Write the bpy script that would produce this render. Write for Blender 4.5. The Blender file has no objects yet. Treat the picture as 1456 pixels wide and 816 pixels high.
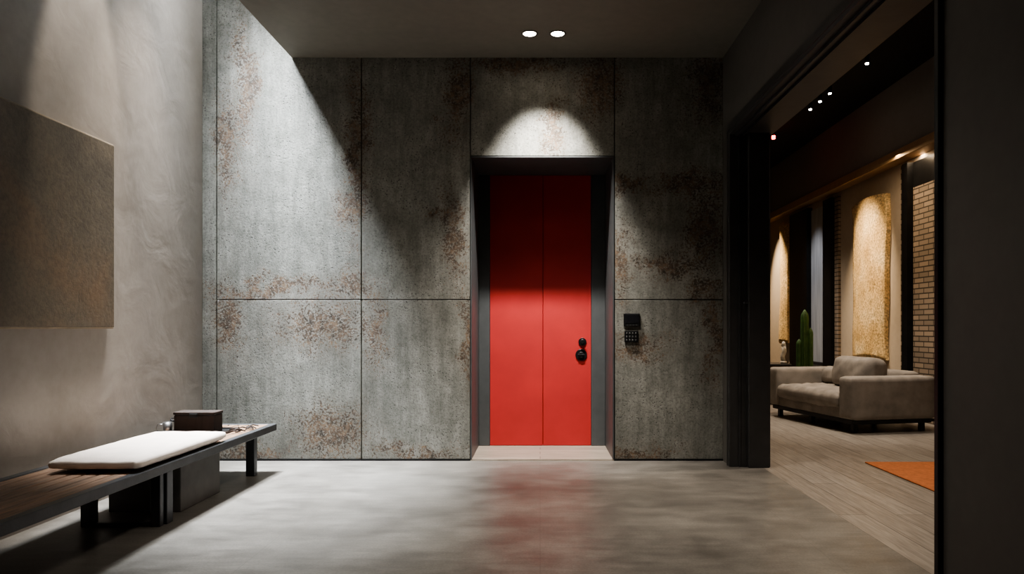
import bpy, bmesh, math, random
from mathutils import Vector, Matrix
random.seed(4)
S=bpy.context.scene
F=1000.0; CH=1.196
# ------------------------------------------------------------------ node helpers
def mat(name):
    m=bpy.data.materials.new(name); m.use_nodes=True
    nt=m.node_tree; b=nt.nodes['Principled BSDF']
    return m,nt,b
def N(nt,t,**k):
    n=nt.nodes.new(t)
    for a,v in k.items():
        if a.startswith('i_'):
            key=a[2:]
            key=int(key) if key.isdigit() else key.replace('_',' ')
            n.inputs[key].default_value=v
        else: setattr(n,a,v)
    return n
def L(nt,a,b): nt.links.new(a,b)
def coords(nt,scale=(1,1,1),rot=(0,0,0)):
    tc=N(nt,'ShaderNodeTexCoord'); mp=N(nt,'ShaderNodeMapping')
    mp.inputs['Scale'].default_value=scale; mp.inputs['Rotation'].default_value=rot
    L(nt,tc.outputs['Object'],mp.inputs['Vector']); return mp.outputs['Vector']
def noise(nt,vec,scale,detail=5,rough=.55,dist=0):
    n=N(nt,'ShaderNodeTexNoise',i_Scale=scale,i_Detail=detail,i_Roughness=rough,i_Distortion=dist)
    L(nt,vec,n.inputs['Vector']); return n.outputs['Fac']
def ramp(nt,fac,stops):
    r=N(nt,'ShaderNodeValToRGB'); e=r.color_ramp.elements
    while len(e)<len(stops): e.new(.5)
    for i,(p,c) in enumerate(stops):
        e[i].position=p; e[i].color=(c[0],c[1],c[2],1)
    L(nt,fac,r.inputs['Fac']); return r.outputs['Color']
def mix(nt,fac,a,b,mode='MIX'):
    m=N(nt,'ShaderNodeMix',data_type='RGBA',blend_type=mode)
    for s,v in ((0,fac),(6,a),(7,b)):
        if hasattr(v,'links') or hasattr(v,'is_linked'): L(nt,v,m.inputs[s])
        else: m.inputs[s].default_value = v if s==0 else (v[0],v[1],v[2],1)
    return m.outputs[2]
def mathn(nt,op,a,b=None,c=None):
    m=N(nt,'ShaderNodeMath',operation=op)
    for i,v in enumerate((a,b,c)):
        if v is None: continue
        if hasattr(v,'is_linked'): L(nt,v,m.inputs[i])
        else: m.inputs[i].default_value=v
    return m.outputs[0]
def mrange(nt,v,a,b,c,d,smooth=True):
    m=N(nt,'ShaderNodeMapRange',interpolation_type='SMOOTHSTEP' if smooth else 'LINEAR')
    L(nt,v,m.inputs['Value'])
    m.inputs['From Min'].default_value=a; m.inputs['From Max'].default_value=b
    m.inputs['To Min'].default_value=c; m.inputs['To Max'].default_value=d
    return m.outputs['Result']
def bump(nt,b,h,strength=.3,dist=.01):
    n=N(nt,'ShaderNodeBump'); n.inputs['Strength'].default_value=strength; n.inputs['Distance'].default_value=dist
    L(nt,h,n.inputs['Height']); L(nt,n.outputs['Normal'],b.inputs['Normal'])
def simple(name,col,rough=.5,metal=0,var=.25,scale=8,bmp=.1,bscale=60,stretch=(1,1,1)):
    m,nt,b=mat(name); v=coords(nt,stretch)
    n=noise(nt,v,scale)
    c=ramp(nt,n,[(.3,[x*(1-var) for x in col]),(.7,[min(1,x*(1+var)) for x in col])])
    L(nt,c,b.inputs['Base Color']); b.inputs['Roughness'].default_value=rough; b.inputs['Metallic'].default_value=metal
    if bmp: bump(nt,b,noise(nt,v,bscale),bmp,.005)
    return m
def emis(name,col,s):
    m,nt,b=mat(name); b.inputs['Base Color'].default_value=(*col,1)
    b.inputs['Emission Color'].default_value=(*col,1); b.inputs['Emission Strength'].default_value=s; return m

# ------------------------------------------------------------------ materials
def concrete_wall():
    m,nt,b=mat('aged_concrete')
    v=coords(nt); 
    big=noise(nt,v,1.5,7,.62,.2)
    med=noise(nt,v,7,7,.7)
    streak=noise(nt,coords(nt,(4,4,.5)),2.6,8,.75)
    fine=noise(nt,v,55,6,.72)
    base=ramp(nt,big,[(.3,(.180,.181,.163)),(.7,(.320,.320,.291))])
    st=ramp(nt,streak,[(.3,(.60,.60,.59)),(.66,(1.12,1.12,1.12))])
    c=mix(nt,1.0,base,st,'MULTIPLY')
    c=mix(nt,1.0,c,ramp(nt,med,[(.3,(.72,.72,.70)),(.62,(1.12,1.12,1.12))]),'MULTIPLY')
    fr=ramp(nt,fine,[(.32,(.58,.58,.57)),(.5,(1,1,1)),(.68,(1.18,1.18,1.18))])
    c=mix(nt,1.0,c,fr,'MULTIPLY')
    vor=N(nt,'ShaderNodeTexVoronoi',i_Scale=40.0); L(nt,v,vor.inputs['Vector'])
    pz=noise(nt,v,3.0,5,.65)
    pit=mathn(nt,'MULTIPLY',mrange(nt,vor.outputs['Distance'],.12,.28,1,0),mrange(nt,pz,.42,.58,0,1))
    c=mix(nt,mathn(nt,'MULTIPLY',pit,.85),c,(.040,.038,.034))
    g=N(nt,'ShaderNodeNewGeometry')
    isl=mrange(nt,g.outputs['Random Per Island'],0,1,.88,1.08,False)
    hs=N(nt,'ShaderNodeHueSaturation'); L(nt,c,hs.inputs['Color']); L(nt,isl,hs.inputs['Value']); c=hs.outputs['Color']
    P=[(345,120,18,110),(322,210,18,80),(507,220,18,140),(500,300,26,30),(648,130,22,80),(645,335,16,80),(622,303,22,9),
       (325,455,24,60),(405,410,130,13),(455,462,75,40),(532,468,18,60),(470,615,66,44),(662,480,12,80),(500,405,34,24),
       (855,115,34,60),(790,185,16,60),(740,92,90,14),(985,262,66,22),(1003,325,28,70),(1002,412,28,20),(955,378,66,20),
       (882,370,16,60),(905,500,44,22),(1014,470,14,80),(890,260,46,14),(1008,120,34,60),(900,645,70,16),(590,645,70,14),(350,645,60,20)]
    dn=N(nt,'ShaderNodeTexNoise',i_Scale=4.5,i_Detail=6.0,i_Roughness=.7); L(nt,v,dn.inputs['Vector'])
    dv=N(nt,'ShaderNodeVectorMath',operation='MULTIPLY_ADD'); L(nt,dn.outputs['Color'],dv.inputs[0])
    dv.inputs[1].default_value=(.6,.6,.6); L(nt,v,dv.inputs[2])
    acc=None
    for (u,w,ru,rv) in P:
        px=(u-768)/158+.3; pz_=CH+(466-w)/158+.3
        s=N(nt,'ShaderNodeVectorMath',operation='SUBTRACT'); L(nt,dv.outputs[0],s.inputs[0]); s.inputs[1].default_value=(px,0,pz_)
        k=N(nt,'ShaderNodeVectorMath',operation='MULTIPLY'); L(nt,s.outputs[0],k.inputs[0]); k.inputs[1].default_value=(158/ru,0,158/rv)
        l=N(nt,'ShaderNodeVectorMath',operation='LENGTH'); L(nt,k.outputs[0],l.inputs[0])
        r=mrange(nt,l.outputs['Value'],0,1.7,1,0)
        acc=r if acc is None else mathn(nt,'MAXIMUM',acc,r)
    sp=noise(nt,v,52,5,.7)
    sm=mathn(nt,'ADD',sp,mathn(nt,'MULTIPLY',acc,.222))
    speck=mrange(nt,sm,.635,.69,0,1)
    rc=ramp(nt,noise(nt,v,20,4),[(.35,(.030,.020,.014)),(.5,(.092,.058,.036)),(.68,(.19,.122,.074))])
    c=mix(nt,mathn(nt,'MULTIPLY',acc,.36),c,(.15,.112,.078))
    c=mix(nt,mathn(nt,'MULTIPLY',speck,.85),c,rc)
    L(nt,c,b.inputs['Base Color']); b.inputs['Roughness'].default_value=.66
    h=mathn(nt,'SUBTRACT',fine,mathn(nt,'MULTIPLY',mathn(nt,'ADD',speck,pit),.7))
    bump(nt,b,h,.45,.008)
    return m
M_conc=concrete_wall()

def plaster(name,c0,c1,rough=.7,b_=.1,dist=.35):
    m,nt,b=mat(name); v=coords(nt)
    n=noise(nt,v,.9,5,.55,dist); n2=noise(nt,v,14,4)
    c=ramp(nt,n,[(.3,c0),(.7,c1)])
    c=mix(nt,.25,c,ramp(nt,n2,[(.3,[x*.85 for x in c0]),(.7,c1)]))
    L(nt,c,b.inputs['Base Color']); b.inputs['Roughness'].default_value=rough
    bump(nt,b,noise(nt,v,3.0,5,.5,.8),b_,.02); return m
M_plL=plaster('trowelled_plaster',(.240,.213,.187),(.335,.302,.270),.55,.35,.9)
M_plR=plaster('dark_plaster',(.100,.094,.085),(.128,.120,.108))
M_ceil=plaster('ceiling_plaster',(.16,.147,.123),(.205,.187,.158))
M_lw=plaster('lounge_plaster',(.36,.305,.245),(.44,.375,.305))
M_fascia=plaster('fascia_paint',(.23,.21,.19),(.27,.25,.225),.6)
M_shaft=simple('shaft_paint',(.12,.12,.12),.8)

def floor_mat():
    m,nt,b=mat('polished_concrete'); v=coords(nt)
    n=noise(nt,v,1.0,6,.6,.2); n3=noise(nt,coords(nt,(1,1.5,1)),3.0,9,.72,0); n5=noise(nt,coords(nt,(.7,4,1),(0,0,.3)),4,8,.75,0); n4=noise(nt,v,80,4,.65)
    c=ramp(nt,n,[(.3,(.118,.110,.100)),(.7,(.228,.216,.198))])
    c=mix(nt,1,c,ramp(nt,n3,[(.32,(.70,.69,.68)),(.68,(1.28,1.27,1.25))]),'MULTIPLY')
    c=mix(nt,1,c,ramp(nt,n5,[(.3,(.82,.82,.82)),(.7,(1.18,1.18,1.18))]),'MULTIPLY')
    c=mix(nt,1,c,ramp(nt,n4,[(.3,(.80,.80,.80)),(.7,(1.12,1.12,1.12))]),'MULTIPLY')
    br=N(nt,'ShaderNodeTexBrick',i_Scale=1.0); br.offset=0
    br.inputs['Brick Width'].default_value=1.5; br.inputs['Row Height'].default_value=1.5; br.inputs['Mortar Size'].default_value=.003
    br.inputs['Mortar Smooth'].default_value=.5
    L(nt,v,br.inputs['Vector'])
    c=mix(nt,mathn(nt,'MULTIPLY',br.outputs['Fac'],.3),c,(.08,.075,.07))
    L(nt,c,b.inputs['Base Color'])
    L(nt,mrange(nt,n3,.3,.7,.33,.46,False),b.inputs['Roughness'])
    b.inputs['Specular IOR Level'].default_value=.38
    return m
M_floor=floor_mat()
def plank_mat(name,c0,c1,w=1.8,h=.19,swap=True,rough=.42):
    m,nt,b=mat(name)
    tc=N(nt,'ShaderNodeTexCoord'); sx=N(nt,'ShaderNodeSeparateXYZ'); L(nt,tc.outputs['Object'],sx.inputs[0])
    cx=N(nt,'ShaderNodeCombineXYZ')
    L(nt,sx.outputs['Y' if swap else 'X'],cx.inputs[0]); L(nt,sx.outputs['X' if swap else 'Y'],cx.inputs[1])
    br=N(nt,'ShaderNodeTexBrick',i_Scale=1.0); L(nt,cx.outputs[0],br.inputs['Vector'])
    br.inputs['Brick Width'].default_value=w; br.inputs['Row Height'].default_value=h; br.inputs['Mortar Size'].default_value=.003
    br.inputs['Color1'].default_value=(*c0,1); br.inputs['Color2'].default_value=(*c1,1); br.inputs['Mortar'].default_value=(.07,.06,.05,1)
    mp=N(nt,'ShaderNodeMapping'); mp.inputs['Scale'].default_value=(1,14,1); L(nt,cx.outputs[0],mp.inputs['Vector'])
    g=noise(nt,mp.outputs[0],3,6,.65,.5)
    c=mix(nt,1,br.outputs['Color'],ramp(nt,g,[(.3,(.6,.58,.56)),(.7,(1.2,1.2,1.2))]),'MULTIPLY')
    L(nt,c,b.inputs['Base Color']); b.inputs['Roughness'].default_value=rough
    bump(nt,b,g,.1,.005); return m
M_plank=plank_mat('grey_oak_planks',(.235,.207,.18),(.30,.27,.24))
M_thresh=plank_mat('threshold_oak',(.34,.29,.245),(.42,.37,.315),1.4,.12,False)
def brick_mat():
    m,nt,b=mat('stacked_brick')
    tc=N(nt,'ShaderNodeTexCoord'); sx=N(nt,'ShaderNodeSeparateXYZ'); L(nt,tc.outputs['Object'],sx.inputs[0])
    cx=N(nt,'ShaderNodeCombineXYZ'); L(nt,sx.outputs['Y'],cx.inputs[0]); L(nt,sx.outputs['Z'],cx.inputs[1])
    br=N(nt,'ShaderNodeTexBrick',i_Scale=1.0); L(nt,cx.outputs[0],br.inputs['Vector'])
    br.inputs['Brick Width'].default_value=.22; br.inputs['Row Height'].default_value=.068; br.inputs['Mortar Size'].default_value=.008
    br.inputs['Color1'].default_value=(.31,.24,.18,1); br.inputs['Color2'].default_value=(.21,.165,.125,1); br.inputs['Mortar'].default_value=(.05,.04,.03,1)
    L(nt,br.outputs['Color'],b.inputs['Base Color']); b.inputs['Roughness'].default_value=.85
    bump(nt,b,mathn(nt,'SUBTRACT',1.0,br.outputs['Fac']),.6,.01); return m
M_brick=brick_mat()
M_black=simple('black_steel',(.022,.022,.023),.38,.6,.2)
M_frame=simple('charcoal_metal',(.055,.055,.056),.42,.3,.15)
M_jamb=simple('grey_lacquer',(.075,.080,.083),.45,.1,.12)
M_red=simple('red_lacquer',(.42,.028,.027),.6,0,.10,3,.06,120)
M_dark=simple('matte_black',(.008,.008,.008),.9)  # near-black behind the panel joints and on the lounge ceiling
M_benchwood=simple('weathered_wood',(.22,.135,.085),.5,0,.5,3,.3,20,(14,1,14))
M_steel=simple('bench_steel',(.06,.062,.066),.42,.5,.2)
M_cush=simple('linen',(.80,.71,.64),.9,0,.06,10,.25,160)
M_block=plaster('cast_concrete',(.085,.080,.073),(.15,.14,.13),.85)
M_leather=simple('walnut_box',(.024,.013,.009),.8,0,.4,4,.15,40,(8,1,1))
M_metal=simple('brushed_metal',(.30,.30,.30),.35,1,.1)
M_suede=simple('grey_suede',(.25,.222,.195),.9,0,.25,5,.3,90)
M_rug=simple('rust_wool',(.42,.14,.050),.95,0,.2,30,.5,200)
M_cactus=simple('cactus_green',(.045,.105,.03),.6,0,.3,12)
M_pot=simple('ceramic_pot',(.10,.09,.08),.6)
M_ivory=simple('ivory_stone',(.6,.55,.48),.6)
M_cove=simple('lit_cove_tint',(.42,.28,.15),.5,.2,.1)  # tan colour carries the warm glow on the cove lip
M_glass=simple('sheer_curtain',(.42,.43,.44),.8,0,.3,6,.3,20,(1,12,.3))
M_lit=emis('lamp_warm',(1,.86,.68),28)
M_lit2=emis('lamp_spot',(1,.92,.8),60)
M_redl=emis('exit_led',(1,.03,.02),20)
def art_mat(name,a,b_,c_,scale,metal,bm_=.4,lo=.5,hi=1.25,k2=14):
    m,nt,b=mat(name); v=coords(nt)
    n=noise(nt,v,scale,7,.6,.3); n2=noise(nt,v,scale*k2,4,.7)
    c=ramp(nt,n,[(.28,a),(.5,b_),(.72,c_)])
    c=mix(nt,1,c,ramp(nt,n2,[(.35,(lo,lo,lo)),(.6,(hi,hi,hi))]),'MULTIPLY')
    L(nt,c,b.inputs['Base Color']); b.inputs['Metallic'].default_value=metal; b.inputs['Roughness'].default_value=.55
    bump(nt,b,n2,bm_,.01); return m
M_paint=art_mat('patina_canvas',(.080,.067,.050),(.122,.099,.072),(.175,.115,.070),1.5,0,.25,.78,1.08,24)
M_gold=art_mat('hammered_gold',(.50,.33,.15),(.72,.52,.27),(.85,.68,.42),2.5,.15,.8,.42,1.25)

# ------------------------------------------------------------------ mesh builder
class MB:
    def __init__(s): s.bm=bmesh.new()
    def _merge(s,t,mi,smooth):
        for f in t.faces: f.material_index=mi; f.smooth=smooth
        me=bpy.data.meshes.new('tmp'); t.to_mesh(me); t.free(); s.bm.from_mesh(me); bpy.data.meshes.remove(me)
    def box(s,x0,x1,y0,y1,z0,z1,mi=0,bev=0,seg=2,rot=None,smooth=False):
        t=bmesh.new(); bmesh.ops.create_cube(t,size=1)
        for v in t.verts: v.co=Vector(((x0+x1)/2+v.co.x*(x1-x0),(y0+y1)/2+v.co.y*(y1-y0),(z0+z1)/2+v.co.z*(z1-z0)))
        if bev: bmesh.ops.bevel(t,geom=list(t.edges),offset=bev,segments=seg,affect='EDGES',profile=.5)
        if rot:
            c=Vector(((x0+x1)/2,(y0+y1)/2,(z0+z1)/2)); bmesh.ops.rotate(t,verts=t.verts,cent=c,matrix=Matrix.Rotation(rot[1],3,rot[0]))
        s._merge(t,mi,smooth); return s
    def cyl(s,c,r,h,axis='Z',mi=0,seg=32,r2=None,smooth=True,bev=0):
        t=bmesh.new(); bmesh.ops.create_cone(t,cap_ends=True,segments=seg,radius1=r,radius2=r if r2 is None else r2,depth=h)
        if bev: 
            es=[e for e in t.edges if abs(e.verts[0].co.z-e.verts[1].co.z)<1e-5]
            bmesh.ops.bevel(t,geom=es,offset=bev,segments=3,affect='EDGES')
        if axis=='X': bmesh.ops.rotate(t,verts=t.verts,matrix=Matrix.Rotation(math.pi/2,3,'Y'))
        if axis=='Y': bmesh.ops.rotate(t,verts=t.verts,matrix=Matrix.Rotation(math.pi/2,3,'X'))
        bmesh.ops.translate(t,verts=t.verts,vec=Vector(c))
        for f in t.faces: f.material_index=mi; f.smooth = smooth and len(f.verts)<=4
        me=bpy.data.meshes.new('tmp'); t.to_mesh(me); t.free(); s.bm.from_mesh(me); bpy.data.meshes.remove(me); return s
    def tube(s,pts,r,mi=0,seg=10):
        t=bmesh.new(); rings=[]
        for i,p in enumerate(pts):
            p=Vector(p); d=(Vector(pts[min(i+1,len(pts)-1)])-Vector(pts[max(i-1,0)])).normalized()
            a=d.orthogonal().normalized(); b=d.cross(a)
            if i:
                a=(pa-d*pa.dot(d)).normalized(); b=d.cross(a)
            pa=a
            rings.append([t.verts.new(p+(a*math.cos(k*2*math.pi/seg)+b*math.sin(k*2*math.pi/seg))*r) for k in range(seg)])
        for i in range(len(rings)-1):
            for k in range(seg): t.faces.new((rings[i][k],rings[i][(k+1)%seg],rings[i+1][(k+1)%seg],rings[i+1][k]))
        t.faces.new(rings[0][::-1]); t.faces.new(rings[-1]); s._merge(t,mi,True); return s
    def pillow(s,x0,x1,y0,y1,z0,z1,mi=0,puff=.03,r=.05,n=14,wr=0.0,rot=None):
        t=bmesh.new(); bmesh.ops.create_cube(t,size=2)
        bmesh.ops.subdivide_edges(t,edges=t.edges[:],cuts=n,use_grid_fill=True)
        hx,hy,hz=(x1-x0)/2,(y1-y0)/2,(z1-z0)/2; c=Vector(((x0+x1)/2,(y0+y1)/2,(z0+z1)/2))
        hs=[hx,hy,hz]; rr=min(r,min(hs)*.98)
        for v in t.verts:
            o=v.co.copy()
            p=Vector([o[i]*hs[i] for i in range(3)])
            q=Vector([max(-hs[i]+rr,min(hs[i]-rr,p[i])) for i in range(3)])
            d=p-q
            if d.length>1e-6: p=q+d.normalized()*rr
            k=min(range(3),key=lambda i:hs[i])
            oth=[i for i in range(3) if i!=k]
            bul=(1-o[oth[0]]**2)*(1-o[oth[1]]**2)
            p[k]+=math.copysign(puff*max(0,bul)**.6,o[k])*abs(o[k])
            if wr:
                w=wr*(math.sin(p.x*37+p.y*11)*math.sin(p.y*23+p.z*31+1)+.5*math.sin(p.y*61+p.x*17))
                p[k]+=w*abs(o[k])
            v.co=p+c
        if rot: bmesh.ops.rotate(t,verts=t.verts,cent=c,matrix=Matrix.Rotation(rot[1],3,rot[0]))
        s._merge(t,mi,True); return s
    def obj(s,name,mats,loc=(0,0,0),rotz=0,parent=None):
        me=bpy.data.meshes.new(name); s.bm.normal_update(); s.bm.to_mesh(me); s.bm.free()
        for m in mats: me.materials.append(m)
        o=bpy.data.objects.new(name,me); S.collection.objects.link(o)
        o.location=loc; o.rotation_euler=(0,0,rotz)
        if parent: o.parent=parent
        return o
def empty(name,loc=(0,0,0),rotz=0):
    e=bpy.data.objects.new(name,None); e.location=loc; e.rotation_euler=(0,0,rotz); e.empty_display_size=.1; S.collection.objects.link(e); return e

# ------------------------------------------------------------------ room shell
XL,XR,XR2=-3.04,1.646,1.98; YB=6.33; ZC=3.626; XS=-2.234; YD=7.06
RX0,RX1,RZ=-.627,.665,2.74
w=MB(); g=.004
zt=5.4; zj=1.449
def panel(x0,x1,z0,z1): w.box(x0+g,x1-g,YB,YB+.06,z0+g,z1-g,0,.003,1)
panel(XL-.005,-2.912,.01,zt)
for x0,x1,top in ((-2.912,-1.608,zt),(-1.608,RX0,ZC+.01),(RX1+.006,XR+.004,ZC+.01)):
    panel(x0,x1,.01,zj); panel(x0,x1,zj,top)
panel(RX0,RX1+.006,RZ,ZC+.01)
w.box(XL-.2,RX0,YB+.06,7.3,0,zt,1); w.box(RX1,XR,YB+.06,7.3,0,zt,1)
w.box(RX0,RX1,YB+.06,7.3,RZ,zt,1); w.box(RX0,RX1,7.13,7.3,0,RZ,1)
w.obj('wall_back',[M_conc,M_dark])
t=MB()
t.box(RX0,RX0+.012,YB-.004,YD+.03,.012,RZ,0); t.box(RX1-.012,RX1,YB-.004,YD+.03,.012,RZ,0)
t.box(RX0+.012,RX1-.012,YB-.004,YD+.03,RZ-.012,RZ,0)
t.box(RX0+.012,-.505,YD-.01,YD+.06,.012,RZ-.012,0,.004,1); t.box(.513,RX1-.012,YD-.01,YD+.06,.012,RZ-.012,0,.004,1)
t.obj('door_frame',[M_jamb])
d=MB()
d.box(-.503,.026,YD,YD+.05,.016,RZ-.014,0,.003,2); d.box(.030,.511,YD,YD+.05,.016,RZ-.014,0,.003,2)
de=empty('door_1',(0,0,0)); d.obj('door_leaf',[M_red],parent=de)
k=MB(); X=.424
k.cyl((X,YD-.007,1.055),.040,.014,'Y',0,32,bev=.003); k.cyl((X,YD-.03,1.055),.012,.04,'Y',0); k.cyl((X,YD-.052,1.058),.024,.022,'Y',0,bev=.006)
k.cyl((X-.012,YD-.007,.925),.058,.014,'Y',0,40,bev=.003); k.cyl((X-.012,YD-.022,.925),.030,.03,'Y',0,bev=.006); k.box(X-.05,X+.02,YD-.042,YD-.034,.918,.932,0,.003)
k.obj('door_knob',[M_black],parent=de)

MB().box(XL-.2,1.9,-2.2,YB,-.15,0,0).box(RX0,RX1,YB,7.13,-.15,-.001,0).box(RX0,RX1,YB,7.13,0,.012,1).obj('floor',[M_floor,M_thresh])
MB().box(1.9,5.1,-.2,15.7,-.15,0,0).obj('floor_lounge',[M_plank])
MB().box(XL-.2,XL,-2.2,YB,0,5.4,0).obj('wall_left',[M_plL])
MB().box(XL,XR,-2.2,-2.0,0,ZC,0).obj('wall_front',[M_plR])
c=MB(); c.box(XS,XR,-2.2,YB,ZC,ZC+.16,0); c.box(XL,XS,-2.2,1.0,ZC,ZC+.16,0)
c.obj('ceiling',[M_ceil])
c=MB(); c.box(XS,XS+.1,1.0,YB,ZC+.16,5.4,0); c.box(XL,XS,.9,1.0,ZC+.16,5.4,0); c.box(XL-.2,XS+.1,.9,YB+.1,5.4,5.5,0)
c.obj('ceiling_light_shaft',[M_shaft])
OY0,OY1,OZ=2.87,6.10,2.89
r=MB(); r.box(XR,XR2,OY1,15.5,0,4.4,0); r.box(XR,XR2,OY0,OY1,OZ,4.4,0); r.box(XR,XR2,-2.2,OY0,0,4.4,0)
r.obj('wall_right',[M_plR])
f=MB()
f.box(XR-.02,XR2-.13,OY1-.05,OY1,0,OZ,0,.004,1)
f.box(XR2-.20,XR2-.02,OY1-.10,OY1-.05,0,OZ-.03,0,.004,1)
f.box(XR2-.13,XR2,OY1-.05,OY1,0,OZ,0)
f.box(XR-.02,XR-.0,OY1,OY1+.03,0,OZ+.05,0)
f.box(XR+.06,XR+.075,OY1-.062,OY1-.05,0,OZ-.05,1)
f.box(XR-.02,XR2+.02,OY0+.03,OY1-.05,OZ-.03,OZ,0,.003,1)
f.box(XR+.03,XR+.05,OY0+.03,OY1-.05,OZ-.050,OZ-.03,1); f.box(XR+.09,XR+.10,OY0+.03,OY1-.05,OZ-.050,OZ-.03,1)
f.box(XR-.022,XR,OY0,OY1+.03,OZ,OZ+.07,0,.004,1)
f.box(XR-.022,XR2+.02,OY0,OY0+.03,0,OZ,2,.002,1)
f.box(XR+.14,XR+.155,OY1-.075,OY1-.05,1.05,1.42,1,.003,1); f.box(XR+.10,XR+.155,OY1-.085,OY1-.06,1.40,1.42,1,.003,1)
f.obj('door_frame_sliding',[M_frame,M_steel,M_black])
for nm,(x0,x1,y0,y1) in {'shade_strip_back':(XL,RX0,YB-.006,YB),'shade_strip_right':(RX1,XR,YB-.006,YB)}.items():  # dark strips stand in for the shade of the gap at the wall base
    MB().box(x0,x1,y0,y1,0,.018,0).obj(nm,[M_black])

# lounge shell
MB().box(4.9,5.1,-.2,15.5,0,4.37,0).obj('wall_lounge_right',[M_lw])
MB().box(XR2,5.1,15.5,15.7,0,4.37,0).obj('wall_lounge_end',[M_lw])
MB().box(XR2,4.9,-.2,0,0,4.37,0).obj('wall_lounge_front',[M_plR])
MB().box(XR2,5.1,-.2,15.7,4.37,4.5,0).obj('ceiling_lounge',[M_dark])
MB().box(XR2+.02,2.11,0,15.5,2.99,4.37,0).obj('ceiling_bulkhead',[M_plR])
c=MB(); c.box(4.6,4.9,0,15.5,3.44,4.37,0); c.box(4.575,4.6,0,15.5,3.36,3.48,1,.004,1); c.box(4.6,4.9,0,15.5,3.42,3.44,1)
c.obj('ceiling_fascia',[M_fascia,M_cove])
c=MB()
c.box(4.80,4.9,12.66,13.54,0,3.35,0); c.box(4.80,4.9,11.61,11.95,0,3.35,0); c.box(4.78,4.9,9.16,9.30,0,3.35,0); c.box(4.86,4.9,7.4,9.16,3.02,3.35,0)
c.obj('trim_1',[M_black])
c=MB(); c.box(4.86,4.9,11.46,11.61,0,3.37,0); c.box(4.86,4.9,9.30,9.48,0,3.37,0); c.box(4.86,4.9,7.4,9.16,0,3.02,0)
c.obj('wall_brick_cladding',[M_brick])
c=MB(); c.box(4.88,4.9,11.95,12.66,.3,3.3,0); c.box(4.84,4.9,11.95,12.66,.55,.60,1); c.box(4.84,4.9,11.95,12.0,0,3.3,1)
c.obj('window_1',[M_glass,M_steel])

def gold_art(name,y0,y1,z0,z1):
    bm=bmesh.new(); nx,nz=16,40; fr=[];bk=[]
    for j in range(nz+1):
        a=[];b2=[]
        for i in range(nx+1):
            s=i/nx; t2=j/nz
            wv=.025*math.sin(t2*5+.6)+.012*math.sin(t2*13)
            y=y0+(y1-y0)*s+wv; z=z0+(z1-z0)*t2+.03*math.sin(s*4)
            x=4.9-.05-.07*math.sin(s*math.pi)-.02*math.sin(t2*3+s*4)
            a.append(bm.verts.new((x,y,z))); b2.append(bm.verts.new((4.897,y,z)))
        fr.append(a);bk.append(b2)
    for j in range(nz):
        for i in range(nx):
            bm.faces.new((fr[j][i],fr[j+1][i],fr[j+1][i+1],fr[j][i+1])).smooth=True
            bm.faces.new((bk[j][i],bk[j][i+1],bk[j+1][i+1],bk[j+1][i]))
        bm.faces.new((fr[j][0],bk[j][0],bk[j+1][0],fr[j+1][0])); bm.faces.new((fr[j][nx],fr[j+1][nx],bk[j+1][nx],bk[j][nx]))
    for i in range(nx):
        bm.faces.new((fr[0][i],fr[0][i+1],bk[0][i+1],bk[0][i])); bm.faces.new((fr[nz][i],bk[nz][i],bk[nz][i+1],fr[nz][i+1]))
    m=MB(); m.bm.free(); m.bm=bm; return m.obj(name,[M_gold])
gold_art('gold_wall_art',9.85,10.93,.74,3.08); gold_art('gold_wall_art.001',13.72,14.25,.9,3.25)

# ------------------------------------------------------------------ painting
p=MB(); p.box(XL+.012,XL+.055,3.15,4.93,1.20,2.47,0,.004,2)
p.box(XL+.010,XL+.045,3.14,4.94,1.19,2.48,1,.003,1); p.box(XL+.001,XL+.012,3.4,4.7,1.4,2.3,1)
p.obj('canvas_painting',[M_paint,simple('raw_edge',(.26,.21,.15),.8)])

# ------------------------------------------------------------------ bench
be=empty('bench',(0,0,0))
bx0,bx1,by0,by1=-2.86,-2.19,1.9,5.85; zt_,zb_=.40,.345
b=MB()
b.box(bx1-.05,bx1,by0,by1,zb_,zt_,0,.004,1); b.box(bx0,bx0+.05,by0,by1,zb_,zt_,0,.004,1)
b.box(bx0+.05,bx1-.05,by1-.05,by1,zb_,zt_,0,.004,1); b.box(bx0+.05,bx1-.05,by0,by0+.05,zb_,zt_,0,.004,1)
b.box(bx0+.05,bx1-.05,by0+.05,by1-.05,zb_,zb_+.012,0)  # added board, keeps light from falling through between the slats
b.obj('frame',[M_steel],parent=be)
b=MB(); n=7; wd=(bx1-bx0-.1)/n
for i in range(n):
    x=bx0+.05+i*wd; b.box(x+.006,x+wd-.006,by0+.052,by1-.052,zb_+.014,zt_-.003+random.uniform(-.002,.002),0,.004,1)
b.obj('slats',[M_benchwood],parent=be)
b=MB()
b.box(-2.37,-2.30,5.66,5.72,0,zb_,0,.003,1); b.box(-2.76,-2.69,5.66,5.72,0,zb_,0,.003,1); b.box(-2.69,-2.37,5.66,5.72,zb_-.05,zb_,0)
for Y in (4.26,2.5):
    b.box(-2.34,-2.28,Y-.04,Y,0,zb_,0,.003,1); b.box(-2.35,-2.27,Y+.02,Y+.09,0,zb_,0,.003,1)
    b.box(-2.76,-2.70,Y-.04,Y+.04,0,zb_,0,.003,1); b.box(-2.70,-2.34,Y-.03,Y,0,.022,0)
b.obj('legs',[M_steel],parent=be)
MB().box(-2.80,-2.33,4.56,5.12,0,zb_,0,.006,2).obj('concrete_pedestal',[M_block],parent=be)
c=MB(); c.pillow(-2.70,-2.20,3.84,4.95,.417,.472,0,.014,.028,18,.0012)
c.obj('seat_cushion',[M_cush])
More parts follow.
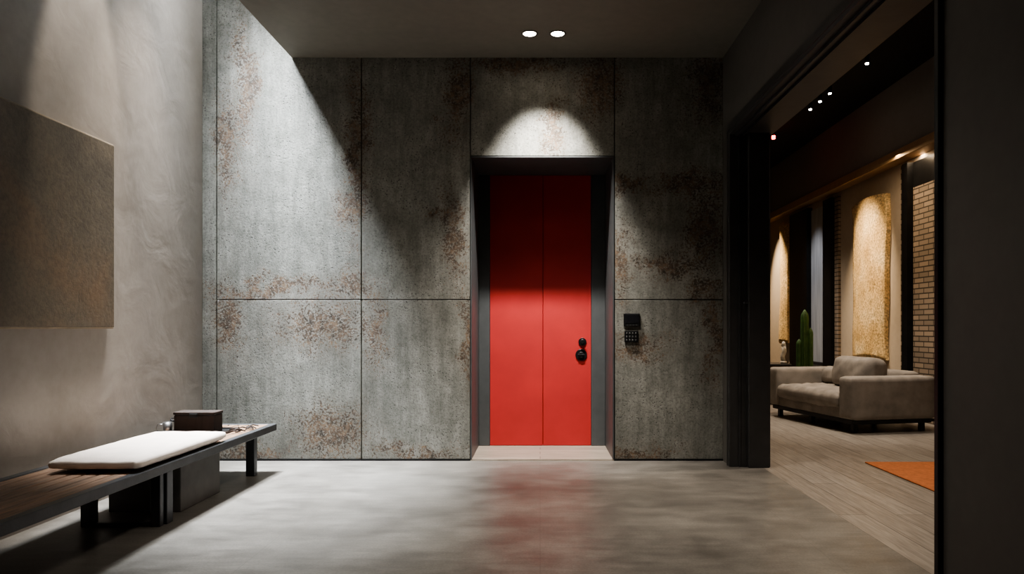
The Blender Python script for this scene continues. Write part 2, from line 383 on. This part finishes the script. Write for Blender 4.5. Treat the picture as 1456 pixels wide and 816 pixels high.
q=MB(); q.box(-2.72,-2.42,5.22,5.36,.411,.545,0,.005,2); q.box(-2.724,-2.416,5.216,5.364,.550,.570,0,.005,2); q.box(-2.715,-2.425,5.225,5.355,.543,.552,1)
q.box(-2.60,-2.54,5.208,5.217,.53,.56,1,.002,1)
q.tube([(-2.724,5.24,.50),(-2.75,5.24,.505),(-2.765,5.27,.515),(-2.765,5.31,.515),(-2.75,5.34,.505),(-2.724,5.34,.50)],.006,1)
q.obj('wooden_box',[M_leather,M_black])
q=MB(); q.box(-2.80,-2.36,5.15,5.50,.400,.410,0,.003,1)
for a in ((-2.80,-2.79,5.15,5.50),(-2.37,-2.36,5.15,5.50),(-2.79,-2.37,5.15,5.16),(-2.79,-2.37,5.49,5.50)): q.box(*a,.410,.418,0)
q.obj('serving_tray',[M_black])
q=MB(); q.cyl((-2.755,5.20,.455),.028,.09,'Z',0,28,.032,bev=.003)
q.tube([(-2.775,5.185,.485),(-2.815,5.175,.485),(-2.822,5.173,.46),(-2.815,5.175,.435),(-2.775,5.185,.43)],.004)
q.obj('metal_cup',[M_metal])
q=MB()
for i in range(16):
    x=random.uniform(-2.345,-2.25); y=random.uniform(5.1,5.6); a=random.uniform(0,6.28); l=random.uniform(.03,.06); z=.405+random.uniform(0,.02)
    x0=max(-2.35,x-math.cos(a)*l); q.tube([(x0,y-math.sin(a)*l,z),(x,y,z+.012),(min(-2.2,x+math.cos(a)*l),y+math.sin(a)*l,z)],.005,0,6)
q.obj('dried_twigs',[M_leather])

# ------------------------------------------------------------------ intercom + keypad
M_key=simple('keypad_grey',(.075,.075,.075),.4,.3)
q=MB(); q.box(.750,.895,YB-.025,YB,1.21,1.325,0,.005,2); q.box(.762,.884,YB-.028,YB-.024,1.236,1.314,1,.002,1)
for i in range(4): q.box(.775+i*.027,.79+i*.027,YB-.029,YB-.024,1.217,1.225,2)
q.obj('video_intercom',[M_black,simple('screen_glass',(.012,.012,.014),.15),M_key])
q=MB(); q.box(.757,.882,YB-.02,YB,1.065,1.17,0,.005,2)
for i in range(4):
    for j in range(3): q.box(.770+i*.027,.784+i*.027,YB-.026,YB-.019,1.077+j*.030,1.095+j*.030,1,.003,1)
q.obj('door_keypad',[M_black,M_key])

# ------------------------------------------------------------------ lights
def spot(name,loc,tgt,power,angle,blend,col=(1,.9,.78),size=.03):
    l=bpy.data.lights.new(name,'SPOT'); l.energy=power; l.spot_size=math.radians(angle); l.spot_blend=blend; l.color=col; l.shadow_soft_size=size
    o=bpy.data.objects.new(name,l); o.location=loc; o.rotation_euler=(Vector(tgt)-Vector(loc)).to_track_quat('-Z','Y').to_euler(); S.collection.objects.link(o); return o
def area(name,loc,tgt,power,sx,sy,col=(1,1,1),spread=180):
    l=bpy.data.lights.new(name,'AREA'); l.shape='RECTANGLE'; l.size=sx; l.size_y=sy; l.energy=power; l.color=col; l.spread=math.radians(spread)
    o=bpy.data.objects.new(name,l); o.location=loc
    o.rotation_euler=(Vector(tgt)-Vector(loc)).to_track_quat('-Z','Y').to_euler(); S.collection.objects.link(o); return o
def downlight(name,x,y):
    q=MB()
    bm=bmesh.new(); R=[(.068,0),(.068,-.006),(.058,-.006),(.052,.002)]
    rings=[[bm.verts.new((x+r_*math.cos(a*math.pi/20),y+r_*math.sin(a*math.pi/20),ZC+z_)) for a in range(40)] for r_,z_ in R]
    for i in range(3):
        for a in range(40): bm.faces.new((rings[i][a],rings[i][(a+1)%40],rings[i+1][(a+1)%40],rings[i+1][a]))
    q.bm.free(); q.bm=bm
    q.cyl((x,y,ZC-.001),.052,.002,'Z',1,40)
    return q.obj(name,[M_frame,M_lit])
n=0
for x,y in ((-.087,5.81),(.145,5.81),(-.087,4.75),(.145,4.75),(-.087,2.4),(.145,2.4)):  # first pair is visible; the two nearer pairs are added out of view
    downlight('seen_and_added_downlight' if n==0 else 'seen_and_added_downlight.%03d'%n,x,y); n+=1
W=(1,.90,.78)
for x in (-.087,.145):
    spot('downlight_and_fill_spot',(x,5.81,ZC-.02),(.03+(x-.03)*.1,6.33,2.2),430,62,1,(1,.95,.88),.05)
    spot('downlight_and_fill_spot',(x,4.75,ZC-.02),(x,5.35,0),165,94,1,W,.06)  # unseen overhead pair, added for floor and door light
    spot('downlight_and_fill_spot',(x,2.4,ZC-.02),(x,3.4,0),60,100,1,W)  # added fill near the camera, brightens the floor
q=MB(); q.box(-2.9,-2.5,5.0,6.25,5.14,5.4,0,.004,1); q.obj('linear_light_fixture',[M_frame])
area('shaft_area',(-2.70,5.70,5.13),(-1.30,5.65,0),360,.30,1.0,(.90,.955,1),52)
spot('shaft_spot',(-2.5,4.70,5.1),(-3.04,4.66,2.5),480,24,.5,(1,.91,.80),.03)
spot('shaft_spot',(-2.62,5.0,5.1),(-2.1,4.85,.3),520,34,.9,(1,.96,.92),.05)
spot('shaft_spot',(-2.36,5.45,5.1),(-3.0,5.05,1.0),640,36,.95,(1,.91,.82),.05)

# lounge track lights, then added fill spots for sofa and floor
q=MB(); q.box(3.68,3.72,7.6,13.5,4.30,4.37,0)
for y in (9.63,9.30,8.98,7.96):
    q.cyl((3.70,y,4.245),.026,.11,'Z',0,20); q.cyl((3.70,y,4.185),.018,.010,'Z',1,20)
q.cyl((3.70,11.15,4.27),.026,.06,'Z',0,16); q.cyl((3.70,11.15,4.215),.028,.05,'Z',2,16)
q.obj('ceiling_track_light',[M_black,M_lit2,M_redl])
q=MB()
q.tube([(3.0,0.5,4.22),(3.0,15.3,4.22)],.05,0,12)
for y in range(2,15,2): q.box(2.35,3.6,y,y+.08,4.29,4.36,0)
q.obj('ceiling_ductwork',[M_frame])
WW=(1,.76,.50)
spot('track_and_fill_spot',(3.7,10.2,4.15),(4.9,10.4,1.75),850,42,.95,WW)
spot('track_and_fill_spot',(3.8,14.2,4.15),(4.9,14.3,1.9),1100,40,.8,WW)
spot('track_and_fill_spot',(3.7,8.98,4.15),(4.9,8.8,1.6),90,44,.9,WW)
spot('track_and_fill_spot',(3.9,12.4,4.15),(4.9,12.3,1.4),160,40,.9,(.95,.95,1))
spot('track_and_fill_spot',(3.2,8.2,4.10),(3.8,8.7,.4),430,60,.9,(1,.89,.76))  # added fill for the sofa, hangs off the track
spot('track_and_fill_spot',(3.3,6.2,4.10),(2.9,6.0,0),320,90,.9,(1,.87,.72))  # this and the next two add floor fill where no head hangs
spot('track_and_fill_spot',(3.3,4.0,4.10),(2.7,4.0,0),150,90,.9,(1,.87,.72))
spot('track_and_fill_spot',(3.3,11.5,4.10),(3.3,11.5,0),380,90,.9,(1,.86,.70))
area('cove_wash',(4.72,9,3.41),(4.80,9,0),150,.1,12.5,WW)

# ------------------------------------------------------------------ sofa
so=empty('sofa',(3.49,7.86,0),math.radians(11.5))
Ld,Lw=1.10,1.85
q=MB()
q.box(.05,Ld-.03,.06,Lw-.06,.10,.15,0,.004,1)
for x in (.10,Ld-.12):
    for y in (.12,.95,Lw-.16): q.box(x,x+.05,y,y+.05,0,.10,0)
q.box(.01,Ld,.02,.05,.12,.15,0)
q.obj('base_frame',[M_black],parent=so)
q=MB(); q.box(.04,Ld-.05,.2,Lw-.2,.15,.30,0,.02,3,smooth=True); q.obj('seat_base',[M_suede],parent=so)
q=MB(); q.pillow(-.03,.88,.26,Lw-.26,.27,.44,0,.03,.07,26,.009); q.obj('seat_pad',[M_suede],parent=so)
q=MB(); q.pillow(0,Ld,0,.27,.15,.64,0,.012,.045,16,.003); q.obj('arm_near',[M_suede],parent=so)
q=MB(); q.pillow(0,Ld,Lw-.27,Lw,.15,.66,0,.012,.045,16,.003); q.obj('arm_far',[M_suede],parent=so)
q=MB(); q.pillow(Ld-.25,Ld,.26,Lw-.26,.15,.68,0,.012,.05,16,.003); q.obj('backrest',[M_suede],parent=so)
q=MB(); q.pillow(.42,.68,.29,1.02,.44,.84,0,.05,.09,16,.006,rot=('Y',.16)); q.obj('back_cushion',[M_suede],parent=so)
q=MB(); q.pillow(.62,.84,1.03,1.56,.44,.68,0,.04,.08,16,.006,rot=('Y',.16)); q.obj('back_cushion_low',[M_suede],parent=so)

MB().box(2.87,4.7,4.3,6.22,0,.012,0,.004,1).obj('area_rug',[M_rug])
q=MB(); q.box(3.30,3.90,10.97,11.5,.08,.60,0,.01,2); q.box(3.28,3.92,10.95,11.52,.60,.63,1,.004,1); q.box(3.36,3.84,11.02,11.45,0,.08,2)
q.box(3.595,3.605,10.962,10.97,.1,.58,2)
q.obj('side_cabinet',[simple('console_wood',(.20,.14,.095),.5),M_steel,M_black])
q=MB(); q.cyl((3.86,11.15,.65),.05,.04,'Z',0,24,bev=.005); q.tube([(3.86,11.15,.66),(3.84,11.15,.74),(3.875,11.15,.82),(3.86,11.15,.92)],.035,0,14); q.cyl((3.86,11.15,.94),.04,.09,'Z',0,20,.02,bev=.01)
q.obj('stone_sculpture',[M_ivory])
pe=empty('potted_cactus',(4.12,10.95,0))
q=MB(); q.cyl((0,0,.21),.13,.42,'Z',0,36,.17,bev=.01); q.cyl((0,0,.42),.155,.02,'Z',1,36); q.obj('pot',[M_pot,M_benchwood],parent=pe)
def cact(bm,x,y,r,z0,z1,ribs=9):
    rings=[]; H=28; K=ribs*4
    for j in range(H+1):
        t2=j/H; z=z0+(z1-z0)*t2; rr=r*(1-max(0,(t2-.88)/.12)**2*.92)
        rings.append([bm.verts.new((x+rr*(1+.16*math.cos(ribs*k_*2*math.pi/K))*math.cos(k_*2*math.pi/K),y+rr*(1+.16*math.cos(ribs*k_*2*math.pi/K))*math.sin(k_*2*math.pi/K),z)) for k_ in range(K)])
    for j in range(H):
        for k_ in range(K): bm.faces.new((rings[j][k_],rings[j][(k_+1)%K],rings[j+1][(k_+1)%K],rings[j+1][k_])).smooth=True
    bm.faces.new(rings[-1])
q=MB(); cact(q.bm,0,0,.055,.41,1.48); cact(q.bm,-.08,.02,.04,.41,1.02); cact(q.bm,.075,-.03,.038,.41,1.2); q.obj('stems',[M_cactus],parent=pe)

# ------------------------------------------------------------------ world + camera
wd_=bpy.data.worlds.new('world'); S.world=wd_; wd_.use_nodes=True
wd_.node_tree.nodes['Background'].inputs[0].default_value=(.5,.55,.6,1); wd_.node_tree.nodes['Background'].inputs[1].default_value=.02
cam=bpy.data.cameras.new('camera'); co=bpy.data.objects.new('camera',cam); S.collection.objects.link(co); S.camera=co
co.location=(0,0,CH); co.rotation_euler=(math.pi/2,0,0); cam.sensor_width=36; cam.lens=F/1456*36
cam.shift_x=(728-768)/1456; cam.shift_y=(466-408)/1456; cam.clip_start=.05
try:
    S.view_settings.view_transform='AgX'; S.view_settings.look='AgX - Medium High Contrast'; S.view_settings.exposure=0.12
except Exception as e: print(e)
